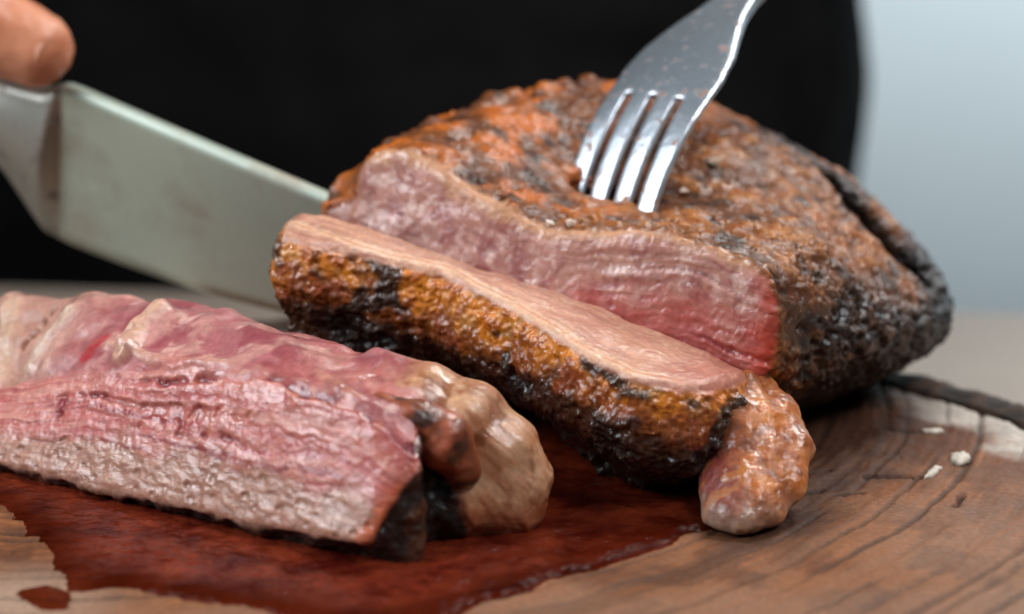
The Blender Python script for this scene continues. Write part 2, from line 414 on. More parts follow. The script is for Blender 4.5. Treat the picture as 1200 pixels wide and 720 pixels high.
def puddle(name, pix, label, h, z=.0):
    V2 = np.array([atz(x, y, 0)[:2] for x, y in pix]); lo, hi = V2.min(0) - .004, V2.max(0) + .004; st = .0007
    gx = np.arange(lo[0], hi[0], st); gy = np.arange(lo[1], hi[1], st); X, Y = np.meshgrid(gx, gy, indexing='ij')
    P = np.stack([X, Y, 0 * X], -1).reshape(-1, 3)
    d = poly2d(X, Y, V2).ravel() + .0008 * fbm(P, 130, 3, seed=31) + .0022 * fbm(P, 45, 2, seed=33)
    z = h * (sstep(.0006, -.004, d) ** .6 + .08 * np.exp(-((d + .003) / .002) ** 2)) - .0012 * sstep(-.0006, .001, d) + sstep(.001, -.004, d) * (.00034 * fbm(P, 260, 3, seed=35) + .00030 * fbm(P * np.array([1, 1.6, 1]), 90, 2, seed=36) + .00022 * (ridge(P, 190, 2, seed=38) - .5))
    P[:, 2] = z
    nx, ny = len(gx), len(gy); i = (np.arange(nx - 1)[:, None] * ny + np.arange(ny - 1)[None]).ravel()
    Q = np.stack([i, i + ny, i + ny + 1, i + 1], 1); k = (d[Q] < .0008).any(1)
    thick = sstep(.0, -.016, d + .003 * fbm(P, 50, 2, seed=37)) * (.35 + .65 * sstep(.035, -.03, P[:, 0])); o = part(name, P, Q, M_JUICE, None, keep=k, att={'thick': thick})
    return tag(o, label, 'meat juice')
puddle('juice_puddle', [(-90, 588), (0, 592), (25, 605), (52, 640), (66, 668), (86, 688), (150, 686), (220, 702), (300, 714), (420, 730), (520, 724), (580, 704), (630, 688), (690, 668), (770, 640), (850, 616), (870, 590), (830, 500), (600, 470), (400, 520), (0, 505), (-90, 505)],
       'wide red-brown pool of meat juice under the front slice', .0011)
puddle('juice_drop', [(28, 694), (55, 686), (76, 694), (74, 712), (52, 712)], 'small dark red juice drop beside the pool at lower left', .0008)

# ------------------------------------------------------------------ roast
e_s = np.array([.902, -.431]); e_n = np.array([.431, .902]); RK = np.array([-.0228, .5928])     # cut line of the roast
NCUT = np.array([e_n[0], e_n[1], 0])
RK3 = np.array([RK[0], RK[1], 0])
def rs_(X, Y): return (X - RK[0]) * e_s[0] + (Y - RK[1]) * e_s[1]
def rn_(X, Y): return (X - RK[0]) * e_n[0] + (Y - RK[1]) * e_n[1]
rim = [(400, 215), (440, 192), (462, 192), (520, 220), (580, 248), (640, 275), (700, 278), (780, 284), (865, 310), (900, 322)]
ctrl = [atp(x, y, RK3, NCUT) for x, y in rim]
ctrl += [at(x, y, Y) for x, y, Y in [(462, 163, .618), (520, 140, .632), (570, 118, .645), (640, 106, .650), (700, 96, .655), (770, 104, .657), (840, 124, .657), (900, 150, .660), (960, 190, .664), (1020, 228, .664), (1080, 292, .655), (1108, 330, .645),
         (640, 190, .618), (740, 215, .618), (840, 225, .616), (930, 240, .618), (960, 283, .592), (1035, 313, .615), (1070, 328, .628), (910, 305, .572)]]
ctrl += [at(x, y, Y) - np.array([0, 0, dz]) for x, y, Y, dz in [(840, 124, .69, .008), (900, 150, .69, .010), (960, 195, .69, .010), (1020, 240, .69, .012), (1080, 305, .68, .010), (700, 96, .69, .004)]]
ctrl += [at(400, 224, .625), at(430, 200, .632), at(400, 235, .65)]
ctrl += [np.array(p) for p in [(.0, .70, .05), (.06, .71, .045), (.11, .69, .02), (-.04, .66, .05), (.09, .60, .036)]]
roast_rbf = rbf(ctrl)
def facet(A, B, gy=-.12):
    gx = (B[2] - A[2] - gy * (B[1] - A[1])) / (B[0] - A[0])
    return lambda X, Y: A[2] + gx * (X - A[0]) + gy * (Y - A[1])
facets = [facet(at(455, 168, .622), at(566, 124, .645)), facet(at(566, 124, .645), at(710, 99, .655)), facet(at(710, 99, .655), at(845, 128, .657)), facet(at(845, 130, .657), at(1010, 216, .660)), facet(at(1005, 216, .660), at(1085, 300, .652), -.15)]
def roast_top(X, Y):
    t = roast_rbf(X, Y) + .001
    for f in facets: t = smin(t, f(X, Y), .003)
    return t
foot = [(-.040, .598), (.0565, .5495), (.068, .562), (.088, .583), (.111, .604), (.125, .627), (.124, .655), (.105, .69), (.075, .712), (.03, .718), (-.015, .695), (-.026, .662), (-.036, .630)]
cleft = [(at(925, 176, .655), .0015), (at(965, 222, .645), .0045), (at(1000, 262, .638), .0060), (at(1040, 302, .633), .0065), (at(1070, 332, .635), .004)]
scraps = [[(at(404, 226, .620), .0040), (at(428, 228, .617), .0058), (at(470, 238, .612), .0075)],
          [(at(388, 246, .612), .0022), (at(420, 258, .610), .0048), (at(478, 278, .604), .0065)],
          [(at(400, 250, .618), .0040), (at(440, 262, .614), .0075), (at(480, 290, .606), .009)]]
dent = [(at(660, 232, .616), .0030), (at(680, 246, .613), .0056), (at(705, 252, .611), .0052), (at(745, 254, .610), .0034)]
def roast_parts(X, Y, Z):
    top = roast_top(X, Y)
    d_top = (Z - top) * .86
    shrink = .030 * np.clip(1 - Z / .032, 0, 1) ** 2
    d_foot = poly2d(X, Y, foot) + shrink
    cutn = rn_(X, Y) - .004 * np.clip((Z - .028) / .04, 0, 1) + .0015 * np.sin(rs_(X, Y) * 60)
    return d_top, d_foot, -cutn
def roast_sdf(X, Y, Z):
    YY = Y
    a, b, c = roast_parts(X, Y, Z)
    d = smax(a, b, np.interp(X, [-.03, .03, .08], [.005, .010, .014]))
    d = smax(d, c, .0025)
    d = smax(d, -capsule_chain(X, Y, Z, cleft), .004)
    d = smax(d, -capsule_chain(X, Y, Z, dent), .006)
    for x, y, dep, r in [(688, 254, .609, .0022), (703, 258, .607, .0020), (722, 257, .6065, .0024), (741, 257, .606, .0020), (757, 256, .6055, .0024), (778, 255, .605, .0022), (664, 258, .608, .0026), (795, 246, .608, .0018),
            (577, 126, .643, .0042), (562, 134, .640, .0034), (600, 118, .646, .0030), (463, 176, .617, .0036), (478, 168, .620, .0028), (506, 152, .630, .0030), (640, 113, .650, .0034), (664, 104, .651, .0026), (690, 103, .654, .0030), (540, 140, .637, .0026)]:
        p = at(x, y, dep); d = smin(d, np.sqrt((X - p[0]) ** 2 + (YY - p[1]) ** 2 + (Z - p[2]) ** 2) - r, .0018)
    for s in scraps: d = smin(d, capsule_chain(X, Y, Z, s), .004)
    return smax(d, -Z - .0002, .003)
def build_roast():
    t = thing('roast_beef', 'big roasted joint with dark charred crust and pink cut end, stuck with a fork', 'roast meat', (.03, .63, 0))
    V, Q = surface_nets(roast_sdf, (-.075, .535, -.004), (.13, .73, .096), .001)
    V, Q = subdivide(V, Q)
    N = normals(V, Q); a, b, c = roast_parts(V[:, 0], V[:, 1], V[:, 2])
    s, n, z = rs_(V[:, 0], V[:, 1]), rn_(V[:, 0], V[:, 1]), V[:, 2]
    facing = -(N @ NCUT)
    cutm = sstep(.0030, .0018, n - .0045 * np.clip((z - .028) / .04, 0, 1) + .0010 * fbm(V, 260, 3, seed=2)) * sstep(.1, .4, facing)
    endm = sstep(-.004, .006, s - (.088 + .010 * (z / .05)) + .004 * fbm(V, 90, 3)) * sstep(.80, .45, N[:, 2] + .15 * fbm(V, 150, 2, seed=7))
    # ---- relief of the crust
    lump = fbm(V, 75, 3, seed=1); mid = fbm(V, 240, 3, seed=2); fin = fbm(V, 800, 3, seed=3)
    rdg = ridge(V, 120, 3, seed=4)
    st = np.stack([s * 55 + n * 30, n * 300 - s * 70, z * 300], 1)               # fibres run along the joint
    fib = perlin(st) + .5 * perlin(st * 2.1 + 4)
    st2 = np.stack([s * 40 + n * 60, n * 170 - s * 40, z * 200], 1) + .5 * fbm(V, 90, 2, seed=16)[:, None]; wrk = 1 - 2.2 * np.abs(perlin(st2)) + .6 * (1 - 2.2 * np.abs(perlin(st2 * 2.2 + 6)))
    scab = ridge(V, 420, 2, seed=17)
    wl = worley(V, 300, 1); pit = sstep(.45, .15, wl) * endm
    wl2 = worley(V, 170, 5)
    rough_p = .35 + .9 * sstep(-.25, .35, fbm(V, 48, 2, seed=18)); lip = np.exp(-((n - .003) / .0028) ** 2) * sstep(.3, .7, N[:, 2])
    dc = .0010 * lump + .0005 * wrk + rough_p * (.0005 * mid + .00025 * fin + .0005 * (scab - .5)) + .0003 * fib - .0012 * pit + .0005 * endm * mid + lip * (.0008 + .0012 * mid)
    # rim bead: rough fat crust edge along the cut
    # ---- relief of the cut
    warp = .0020 * fbm(V, 55, 2, seed=9) + .0007 * fbm(V, 220, 2, seed=10)
    rimz = roast_top(V[:, 0], V[:, 1]); tt = (rimz - z) + warp + .05 * np.clip(s - .03, 0, 1) * (s - .03) * 4
    layer = perlin(np.stack([tt * 420, s * 14, 0 * s], 1)) + .5 * perlin(np.stack([tt * 900, s * 30, 0 * s + 3], 1))
    fibre_zone = sstep(.022, .045, s)
    grain = fbm(V, 900, 3, seed=11); vert = perlin(np.stack([s * 900, tt * 120, 0 * s], 1))
    crack = sstep(.25, .6, perlin(np.stack([tt * 330 + 7, s * 12, 0 * s], 1))) * fibre_zone * sstep(.012, .017, tt)
    strand = 1 - np.abs(perlin(np.stack([tt * 330, s * 11, 0 * s + 4], 1))) * 2.2
    crack2 = sstep(.35, .55, perlin(np.stack([tt * 560 + 2, s * 22, 0 * s + 9], 1))) * fibre_zone * sstep(.006, .012, tt)
    crack = np.maximum(crack, .7 * crack2)
    dm = fibre_zone * (.00036 * layer + .00042 * strand * sstep(-.3, .4, fbm(V, 70, 2, seed=38))) + .00016 * grain + .0007 * fbm(V, 110, 3, seed=12) * (1 - .5 * fibre_zone) - .0008 * crack
    V2 = V + N * (dc * (1 - cutm) + dm * cutm)[:, None]
    # ---- colours
    c0 = np.tile(S(118, 68, 36), (len(V), 1))
    lf = sstep(.06, .03, s)
    c0 = mix(c0, S(190, 104, 36), (.40 + .60 * lf) * sstep(-.25, .75, lump + .5 * mid))
    c0 = mix(c0, S(134, 82, 44), .6 * (1 - lf) * sstep(-.2, .4, fib + .5 * lump))
    c0 = mix(c0, S(70, 40, 22), .7 * sstep(.1, -.6, wrk + .3 * mid))
    c0 = mix(c0, S(196, 136, 84), .45 * sstep(.9, 1.4, wrk + .3 * mid) * sstep(.02, .05, s))
    c0 = mix(c0, S(186, 124, 74), .5 * sstep(.25, .8, fib + .3 * mid) * sstep(.03, .07, s))
    c0 = mix(c0, S(92, 50, 28), .85 * sstep(.05, .6, -lump + .5 * fbm(V, 160, 3, seed=21)))
    c0 = mix(c0, S(50, 30, 20), .85 * sstep(.25, .6, fbm(V, 130, 4, seed=22) - .3 * lump))
    c0 = mix(c0, S(70, 44, 28), .7 * sstep(.0, .03, s - .065 - .4 * n) * sstep(-.2, .3, fbm(V, 110, 3, seed=23)))
    c0 = c0 * np.array([.90, .79, .42])
    e0 = np.tile(S(70, 50, 38), (len(V), 1))
    e0 = mix(e0, S(34, 26, 23), sstep(-.1, .4, fbm(V, 170, 4, seed=24)))
    e0 = mix(e0, S(112, 72, 46), .6 * sstep(.25, .6, fbm(V, 210, 3, seed=25)))
    e0 = mix(e0, S(18, 16, 17), .9 * np.maximum(pit, sstep(.1, .5, fbm(V, 60, 3, seed=26) + 4 * (s - .115))))
    c0 = mix(c0, e0, endm)
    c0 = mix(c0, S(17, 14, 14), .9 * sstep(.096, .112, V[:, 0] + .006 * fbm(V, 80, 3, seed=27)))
    dk = polyline_dist(V, [p for p, r in cleft])[0]
    c0 = mix(c0, S(26, 18, 15), .92 * sstep(.0105, .0060, dk + .001 * mid))
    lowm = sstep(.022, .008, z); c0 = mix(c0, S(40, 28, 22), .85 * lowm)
    # cut colours: brown-grey rind, pink, deep red low on the right
    m0 = np.tile(S(188, 140, 130), (len(V), 1))
    m0 = mix(m0, S(162, 106, 104), sstep(-.2, .5, fbm(V, 130, 4, seed=31)))
    m0 = mix(m0, S(222, 190, 182), .7 * sstep(.1, .6, fbm(V, 260, 3, seed=32)))
    red = sstep(.010, .020, tt + .003 * fbm(V, 150, 2, seed=33)) * fibre_zone
    m0 = mix(m0, S(180, 78, 74), .85 * red)
    m0 = mix(m0, S(112, 22, 30), .92 * crack * sstep(-.5, .1, fbm(V, 100, 2, seed=35)))
    m0 = mix(m0, S(214, 168, 150), .5 * fibre_zone * sstep(-.3, .4, fbm(V, 70, 2, seed=38)) * sstep(.5, .95, strand) * (1 - .5 * red))
    m0 = mix(m0, S(176, 62, 44), .85 * sstep(.084, .092, s + .003 * fbm(V, 200, 3, seed=34)))
    m0 = mix(m0, S(200, 150, 112), .8 * sstep(.004, .001, tt + .0018 * fbm(V, 240, 3, seed=36)))
    m0 = mix(m0, S(160, 110, 90), .7 * sstep(-.012, -.024, s))
    c0 = mix(c0, S(200, 116, 60), .6 * sstep(.006, .002, n) * sstep(.3, .8, N[:, 2]) * sstep(-.3, .2, mid))
    m0 = m0 * np.array([1.05, 1.0, .94])
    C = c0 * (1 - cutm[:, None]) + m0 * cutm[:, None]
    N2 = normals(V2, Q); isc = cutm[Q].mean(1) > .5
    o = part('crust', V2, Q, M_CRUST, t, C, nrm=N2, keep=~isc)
    fibc = np.stack([s * .3, tt, n * .4], 1)
    part('cut_face', V2, Q, M_CUT, t, C, nrm=N2, keep=isc, fib=fibc)
    return V2, Q
RV, RQ = build_roast()
ROAST_BVH = BVHTree.FromPolygons(RV.tolist(), RQ.tolist())

# ------------------------------------------------------------------ middle slice: fallen over, crust towards the camera
P1, P3, P4 = at(345, 258, .588), at(740, 432, .535), at(870, 435, .548)
NM = np.cross(P3 - P1, P4 - P1); NM /= np.linalg.norm(NM); NM = NM * np.sign(NM[2])
mid_poly = [atp(x, y, P1, NM)[:2] for x, y in [(333, 272), (338, 258), (352, 248), (380, 250), (420, 262), (480, 284), (600, 324), (700, 358), (780, 392), (840, 418), (872, 432), (862, 442), (830, 449), (800, 449), (740, 438), (680, 406), (600, 356), (520, 316), (420, 291), (365, 282)]]
def mid_parts(X, Y, Z):
    zp = P1[2] - (NM[0] * (X - P1[0]) + NM[1] * (Y - P1[1])) / NM[2]
    w = zp - Z
    b = np.interp(w, [-.01, 0, .004, .012, .019, .024, .030, .040, .08], [-.0005, 0, .0022, .0034, .0016, -.003, -.010, -.015, -.020])
    under = np.clip(-b, 0, 1) * (1 - sstep(-.005, -.045, X)) ; b = np.where(b < 0, -under, b)
    return (-w) * .97 , poly2d(X, Y, mid_poly) - b, w
def mid_sdf(X, Y, Z):
    a, b, w = mid_parts(X, Y, Z)
    return smax(smax(a, b * .93, .0009), -Z - .0002, .002)
def build_middle():
    t = thing('beef_slice', 'thick beef slice with glistening orange-brown crust, leaning against the roast', 'meat slice', (0, .56, 0), 'slices cut off the roast')
    V, Q = surface_nets(mid_sdf, (-.075, .50, -.004), (.07, .625, .064), .0009)
    V, Q = subdivide(V, Q); N = normals(V, Q)
    a, b, w = mid_parts(V[:, 0], V[:, 1], V[:, 2])
    es = np.array([.84, -.55]); s = (V[:, 0] - P1[0]) * es[0] + (V[:, 1] - P1[1]) * es[1]
    cutm = sstep(.0024, .0012, w + .0005 * fbm(V, 300, 3, seed=1)) * sstep(.25, .55, N @ NM)
    lump = fbm(V, 110, 3, seed=41); mid = fbm(V, 300, 3, seed=42); fin = fbm(V, 850, 3, seed=43)
    wl = worley(V, 260, 3)
    charm = sstep(.25, .6, fbm(V, 75, 3, seed=44) + .55 * np.exp(-((s - .022) / .009) ** 2) + .35 * np.exp(-((s - .002) / .006) ** 2) + .35 * sstep(.013, .021, w) + .5 * sstep(.068, .088, s) - .15)
    drip = perlin(np.stack([s * 320, w * 60, 0 * s], 1))
    dc = .0007 * lump + .00055 * mid + .00035 * fin + .0003 * drip + .0004 * (ridge(V, 330, 2, seed=54) - .5) + charm * (.0010 * (.5 - wl) + .0006 * mid)
    st = np.stack([s * 70, b * 500, 0 * s], 1); fib = perlin(st) + .5 * perlin(st * 2.2)
    dm = .00018 * fib + .00012 * fbm(V, 700, 3, seed=45) + .0006 * fbm(V, 90, 2, seed=46)
    V2 = V + N * (dc * (1 - cutm) + dm * cutm)[:, None]
    wn = w + .0035 * fbm(V, 130, 3, seed=52) + .0015 * mid + .004 * sstep(.05, .08, s) - .002 * drip
    c0 = mix(np.tile(S(218, 128, 36), (len(V), 1)), S(176, 92, 30), sstep(-.1, .5, mid + .4 * drip))
    c0 = mix(c0, S(214, 156, 92), .6 * sstep(.25, .6, fbm(V, 210, 3, seed=47)))
    c0 = mix(c0, S(132, 64, 28), .85 * sstep(.007, .012, wn))
    c0 = mix(c0, S(150, 70, 40), .6 * sstep(.006, .010, wn) * sstep(.15, .5, fbm(V, 170, 3, seed=53)))
    c0 = mix(c0, S(50, 30, 22), .90 * sstep(.013, .018, wn))
    c0 = mix(c0, S(34, 27, 25), .92 * charm)
    c0 = mix(c0, S(92, 74, 62), .6 * charm * sstep(.1, .5, mid))
    c0 = mix(c0, S(24, 18, 16), .9 * sstep(.020, .025, w) * sstep(.02, .04, s))
    m0 = np.tile(S(200, 150, 126), (len(V), 1))
    m0 = mix(m0, S(184, 130, 112), sstep(-.2, .5, fib + .4 * fbm(V, 150, 2, seed=48)))
    m0 = mix(m0, S(214, 172, 152), .6 * sstep(.2, .7, fbm(V, 240, 3, seed=49)))
    edge = polyline_dist(V, [atp(x, y, P1, NM) for x, y in [(345, 262), (420, 288), (520, 312), (600, 352), (680, 402), (740, 434), (800, 446)]])[0]
    m0 = mix(m0, S(226, 190, 160), .7 * sstep(.0030, .0012, edge + .0008 * fbm(V, 150, 2, seed=50)))
    m0 = mix(m0, S(190, 100, 50), .5 * sstep(.0008, .0002, edge + .0004 * fbm(V, 300, 2, seed=51)))
    m0 = mix(m0, S(170, 92, 76), .6 * sstep(.098, .108, s))
    m0 = m0 * np.array([1.05, 1.0, .94])
    C = c0 * (1 - cutm[:, None]) + m0 * cutm[:, None]
    N2 = normals(V2, Q); isc = cutm[Q].mean(1) > .5
    part('crust', V2, Q, M_CRUST_WET, t, C, nrm=N2, keep=~isc)
    part('cut_face', V2, Q, M_CUT, t, C, nrm=N2, keep=isc)
    # hanging fat flap at the right end
    ch = [[(at(888, 448, .558), .0030), (at(914, 484, .549), .0038), (at(930, 525, .5395), .0042), (at(921, 566, .531), .0042), (at(894, 599, .5235), .0042), (at(869, 613, .5190), .0036)],
          [(at(872, 452, .551), .0036), (at(892, 498, .5425), .0046), (at(898, 545, .534), .0050), (at(880, 590, .5245), .0050)],
          [(at(842, 545, .538), .0042), (at(848, 575, .531), .0050), (at(846, 602, .5235), .0044)],
          [(at(852, 462, .547), .0040), (at(866, 515, .539), .0050), (at(867, 565, .530), .0050), (at(857, 602, .5215), .0044)],
          [(at(895, 490, .562), .008), (at(900, 525, .555), .009), (at(880, 574, .543), .010)],
          [(at(860, 470, .556), .006), (at(866, 520, .550), .008), (at(862, 570, .540), .008)]]
    def flap(X, Y, Z):
        d = None
        for k in ch:
            q = capsule_chain(X, Y, Z, k, .003); d = q if d is None else smin(d, q, .0026)
        return smax(d, -Z - .0002, .002)
    V, Q = surface_nets(flap, (.03, .50, -.004), (.085, .58, .05), .0008); V, Q = subdivide(V, Q); N = normals(V, Q)
    l = fbm(V, 120, 3, seed=61); m_ = fbm(V, 350, 3, seed=62)
    V2 = V + N * (.0005 * l + .0004 * fbm(stretch(V, (.15, -.2, 1), .25), 200, 2, seed=65) + .00015 * m_ + .0001 * fbm(V, 800, 2, seed=63))[:, None]
    C = mix(np.tile(S(158, 84, 32), (len(V), 1)), S(196, 114, 44), sstep(-.1, .5, l))
    d3 = polyline_dist(V, [p for p, r in ch[2]])[0]; d1 = polyline_dist(V, [p for p, r in ch[0]])[0]
    C = mix(C, S(132, 58, 56), .9 * sstep(.009, .006, d3)); C = mix(C, S(110, 46, 36), .6 * sstep(.058, .050, V[:, 0]))
    C = mix(C, S(150, 130, 120), .7 * sstep(.006, .003, V[:, 2] + .002 * m_) * sstep(.06, .05, V[:, 0]))
    fs2 = fbm(stretch(V, (.15, -.2, 1), .2), 240, 3, seed=66)
    C = mix(C, S(200, 132, 66), .4 * sstep(.1, .5, fs2)); C = mix(C, S(110, 56, 30), .6 * sstep(.1, .5, -fs2)); C = mix(C, S(150, 96, 66), .6 * sstep(.066, .072, V[:, 0]))
    C = mix(C, S(170, 138, 116), .45 * sstep(.009, .003, V[:, 2] + .002 * m_))
    part('fat_flap', V2, Q, M_FAT, t, C, nrm=normals(V2, Q))
build_middle()

# ------------------------------------------------------------------ front slice: pink cut face towards the camera
FA, FB = atz(0, 545, .004), atz(425, 642, .006)
f_s = (FB - FA)[:2]; f_s /= np.linalg.norm(f_s); f_n = np.array([-f_s[1], f_s[0]]); FN3 = np.array([f_n[0], f_n[1], 0])
def fs_(X, Y): return (X - FA[0]) * f_s[0] + (Y - FA[1]) * f_s[1]
def fn_(X, Y): return (X - FA[0]) * f_n[0] + (Y - FA[1]) * f_n[1]
def f_curve(pix, n):
    p = FA + FN3 * n; q = np.array([atp(x, y, p, FN3) for x, y in pix]); s = fs_(q[:, 0], q[:, 1]); o = np.argsort(s)
    return s[o], q[o, 2]
N_SEAM, N_TOP, N_BACK = .012, .034, .047
c_base = f_curve([(-120, 522), (-60, 532), (0, 545), (100, 570), (200, 594), (300, 618), (425, 640)], 0.)
c_seam = f_curve([(-120, 462), (0, 455), (60, 442), (120, 433), (200, 432), (300, 440), (380, 455), (440, 485), (495, 535)], N_SEAM)
c_top = f_curve([(-120, 352), (-40, 350), (0, 347), (60, 350), (130, 345), (200, 355), (270, 368), (340, 388), (430, 420), (500, 450), (560, 480)], N_TOP)
S_LOW = c_base[0][-1]; S_SEAM = f_curve([(490, 540)], N_SEAM)[0][0]; S_TOPE = f_curve([(500, 450)], N_TOP)[0][0]
hollow_fill = [(at(462, 572, .519), .0095), (at(525, 582, .520), .0110), (at(572, 590, .521), .0090)]  # crust lump added to fill the dark hollow under the fat strip
strip = [[(at(436, 428, .537), .0042), (at(500, 455, .530), .0056), (at(556, 482, .526), .0060), (at(598, 524, .5235), .0062), (at(617, 562, .522), .0054), (at(614, 594, .5210), .0040), (at(609, 612, .5205), .0028)],
         [(at(486, 472, .524), .0040), (at(540, 498, .5215), .0052), (at(575, 538, .520), .0056), (at(590, 574, .5195), .0048), (at(602, 598, .5195), .0036)]]
fold = [[(at(448, 476, .514), .0032), (at(488, 494, .5125), .0048), (at(520, 518, .512), .0055), (at(540, 550, .512), .0042)]]
def strip_sdf(X, Y, Z): return smin(capsule_chain(X, Y, Z, strip[0], .003), capsule_chain(X, Y, Z, strip[1], .003), .005)
def front_parts(X, Y, Z):
    s, n = fs_(X, Y), fn_(X, Y)
    zb = np.interp(s, *c_base); zs = np.interp(s, *c_seam); zt = np.interp(s, *c_top)
    g1 = (zs - zb) / N_SEAM; g2 = (zt - zs) / (N_TOP - N_SEAM)
    d1 = (Z - (zb + g1 * n)) / np.sqrt(1 + g1 ** 2); d2 = (Z - (zs + g2 * (n - N_SEAM))) / np.sqrt(1 + g2 ** 2)
    d3 = Z - (zt - .25 * (n - N_TOP))
    face = smax(smax(d1, d2, .004), d3, .004)
    under = ((zb + .0005 - Z) * 1.0 - n) * .7
    end = (s - np.interp(n, [-.01, 0, N_SEAM, N_TOP, .06], [S_LOW, S_LOW, S_SEAM, S_TOPE, S_TOPE])) * .9
    left = -(s + .040)
    back = n - N_BACK
    return face, under, end, np.maximum(left, back)
def front_sdf(X, Y, Z):
    a, b, c, d = front_parts(X, Y, Z)
    q = smin(smax(smax(smax(a, b, .0015), c, .003), d, .010), capsule_chain(X, Y, Z, hollow_fill), .006)
    q = smin(q, strip_sdf(X, Y, Z), .005)
    return smax(q, -Z - .0002, .001)
def build_front():
    t = thing('beef_slice', 'pink cut beef slice lying in front, with a pale fat strip at its end', 'meat slice', (-.08, .53, 0), 'slices cut off the roast')
    V, Q = surface_nets(front_sdf, (-.185, .46, -.004), (.014, .645, .056), .0009)
    V, Q = subdivide(V, Q); N = normals(V, Q)
    a, b, c, d = front_parts(V[:, 0], V[:, 1], V[:, 2]); s, n, z = fs_(V[:, 0], V[:, 1]), fn_(V[:, 0], V[:, 1]), V[:, 2]
    hd = polyline_dist(V, [p for p, r in hollow_fill])[0]
    cutm = (sstep(-.0022, -.0010, a - np.maximum(np.maximum(b, c), d)) * sstep(.0, .002, z + .0 - np.interp(s, *c_base) + .0012)) * sstep(.044, .040, n) * sstep(S_SEAM + .012, S_SEAM + .008, s)
    dst = strip_sdf(V[:, 0], V[:, 1], V[:, 2]); dbd = np.maximum.reduce([a, b, c, d]); fatm = sstep(.0035, -.0005, dst - np.maximum(dbd, 0) * .6 + .0012 * fbm(V, 160, 3, seed=66)) * sstep(.090, .100, s + .002 * fbm(V, 120, 2, seed=65))
    cutm = np.maximum(cutm, fatm)
    zb, zs, zt = np.interp(s, *c_base), np.interp(s, *c_seam), np.interp(s, *c_top)
    tl = np.clip((z - zb) / (zs - zb), -.2, 1.4)                  # 0 at the lower edge, 1 at the seam
    up = sstep(.92, 1.08, tl + .05 * fbm(V, 80, 2, seed=70))
    warp = .07 * fbm(V, 30, 2, seed=71) + .03 * fbm(V, 150, 2, seed=72)
    tw = tl + warp
    z0 = 0 * s
    lay = perlin(np.stack([tw * 6.5, s * 14, z0], 1)) + .55 * perlin(np.stack([tw * 14, s * 30, z0 + 7], 1))
    strand = 1 - np.abs(perlin(np.stack([tw * 9, s * 22, z0 + 2], 1))) * 2.2 + .5 * (1 - np.abs(perlin(np.stack([tw * 20, s * 45, z0 + 5], 1))) * 2.2)
    zone = sstep(.25, .45, tl + .1 * fbm(V, 60, 2, seed=69)) * (1 - up)
    crack = sstep(.30, .46, perlin(np.stack([tw * 6.5 + 3.4, s * 9, z0], 1)) + .12 * fbm(V, 300, 2, seed=68)) * zone
    vert = perlin(np.stack([s * 430 + tl * 3, tl * 6, z0], 1)) * sstep(.035, .06, s)
    fg = np.stack([s * 130, tw * 19, n * 120], 1); grain = perlin(fg) + .6 * perlin(fg * 2.1 + 3) + .4 * perlin(fg * 4.3 + 8)
    blob = fbm(V, 85, 2, seed=74); crumb = fbm(V, 260, 3, seed=75); pock = sstep(.34, .16, worley(np.stack([s * .6, tl * .022, n], 1), 420, 4)) * (1 - up)
    dm = (1 - up) * (.00015 * lay + .00012 * strand * zone + .00010 * vert + .00014 * grain + .00026 * crumb + .00008 * fbm(V, 900, 2, seed=64) - .0011 * crack - .0004 * pock * (1 - zone))
    dm = dm + up * (.0022 * fbm(V, 62, 2, seed=67) + .0008 * blob + .00018 * crumb)
    fibc = np.where((up < .5)[:, None], np.stack([s * .3, tl * .024, n * .4], 1), V * .8)
    # membranes and fat ridges on the upper muscle
    def fp(x, y, n=.024): return atp(x, y, FA + FN3 * n, FN3)
    ridges = [([(188, 362, .031), (165, 390, .025), (148, 418, .016)], .0042, .0030, S(226, 184, 158)), ([(84, 372, .029), (52, 400, .022), (36, 430, .016)], .0040, .0022, S(216, 190, 170)),
              ([(12, 352, .032), (6, 400, .023), (-6, 440, .015)], .0050, .0018, S(214, 182, 158)), ([(263, 383, .026), (257, 402, .020), (240, 414, .017)], .0022, .0018, S(226, 188, 168)),
              ([(130, 404, .019), (200, 428, .014), (290, 420, .016), (360, 440, .014)], .0022, .0014, S(220, 176, 158)), ([(300, 378, .028), (340, 400, .024), (362, 420, .02)], .0020, .0012, S(214, 186, 184)),
              ([(60, 362, .032), (44, 384, .027), (24, 406, .022)], .0014, -.0016, S(150, 92, 52)), ([(350, 398, .028), (384, 440, .018), (420, 462, .014)], .0026, .0012, S(218, 164, 144))]
    C_up = mix(np.tile(S(166, 98, 100), (len(V), 1)), S(188, 134, 126), sstep(-.1, .5, blob))
    C_up = mix(C_up, S(140, 62, 70), .85 * sstep(.0, .45, fbm(V, 110, 3, seed=76) - .4 * blob))
    C_up = mix(C_up, S(222, 184, 170), .6 * sstep(.35, .7, fbm(V, 120, 4, seed=77)))
    C_up = mix(C_up, S(186, 152, 130), .6 * sstep(.018, -.012, s))
    for pts, wd, am, cc in ridges:
        dd, _ = polyline_dist(V, [fp(*p) for p in pts]); k = sstep(wd, wd * .3, dd + .0007 * crumb)
        dm = dm + .75 * am * k * (1 + .3 * crumb); C_up = mix(C_up, cc * np.array([.80, .76, .74]), .9 * k)
    dd, _ = polyline_dist(V, [fp(100, 418, .016), fp(118, 400, .02)]); C_up = mix(C_up, S(170, 30, 40), .85 * sstep(.0035, .001, dd + .001 * crumb))
    # crust relief (bottom, end, back)
    lump = fbm(V, 90, 3, seed=78); dc = .0012 * lump + .0006 * fbm(V, 300, 3, seed=79)
    dm = dm * (1 - fatm) + fatm * (.0003 * fbm(V, 70, 2, seed=84) + .0004 * fbm(stretch(V, strip[0][4][0] - strip[0][1][0], .2), 260, 3, seed=83))
    V2 = V + N * (dc * (1 - cutm) + dm * cutm)[:, None]
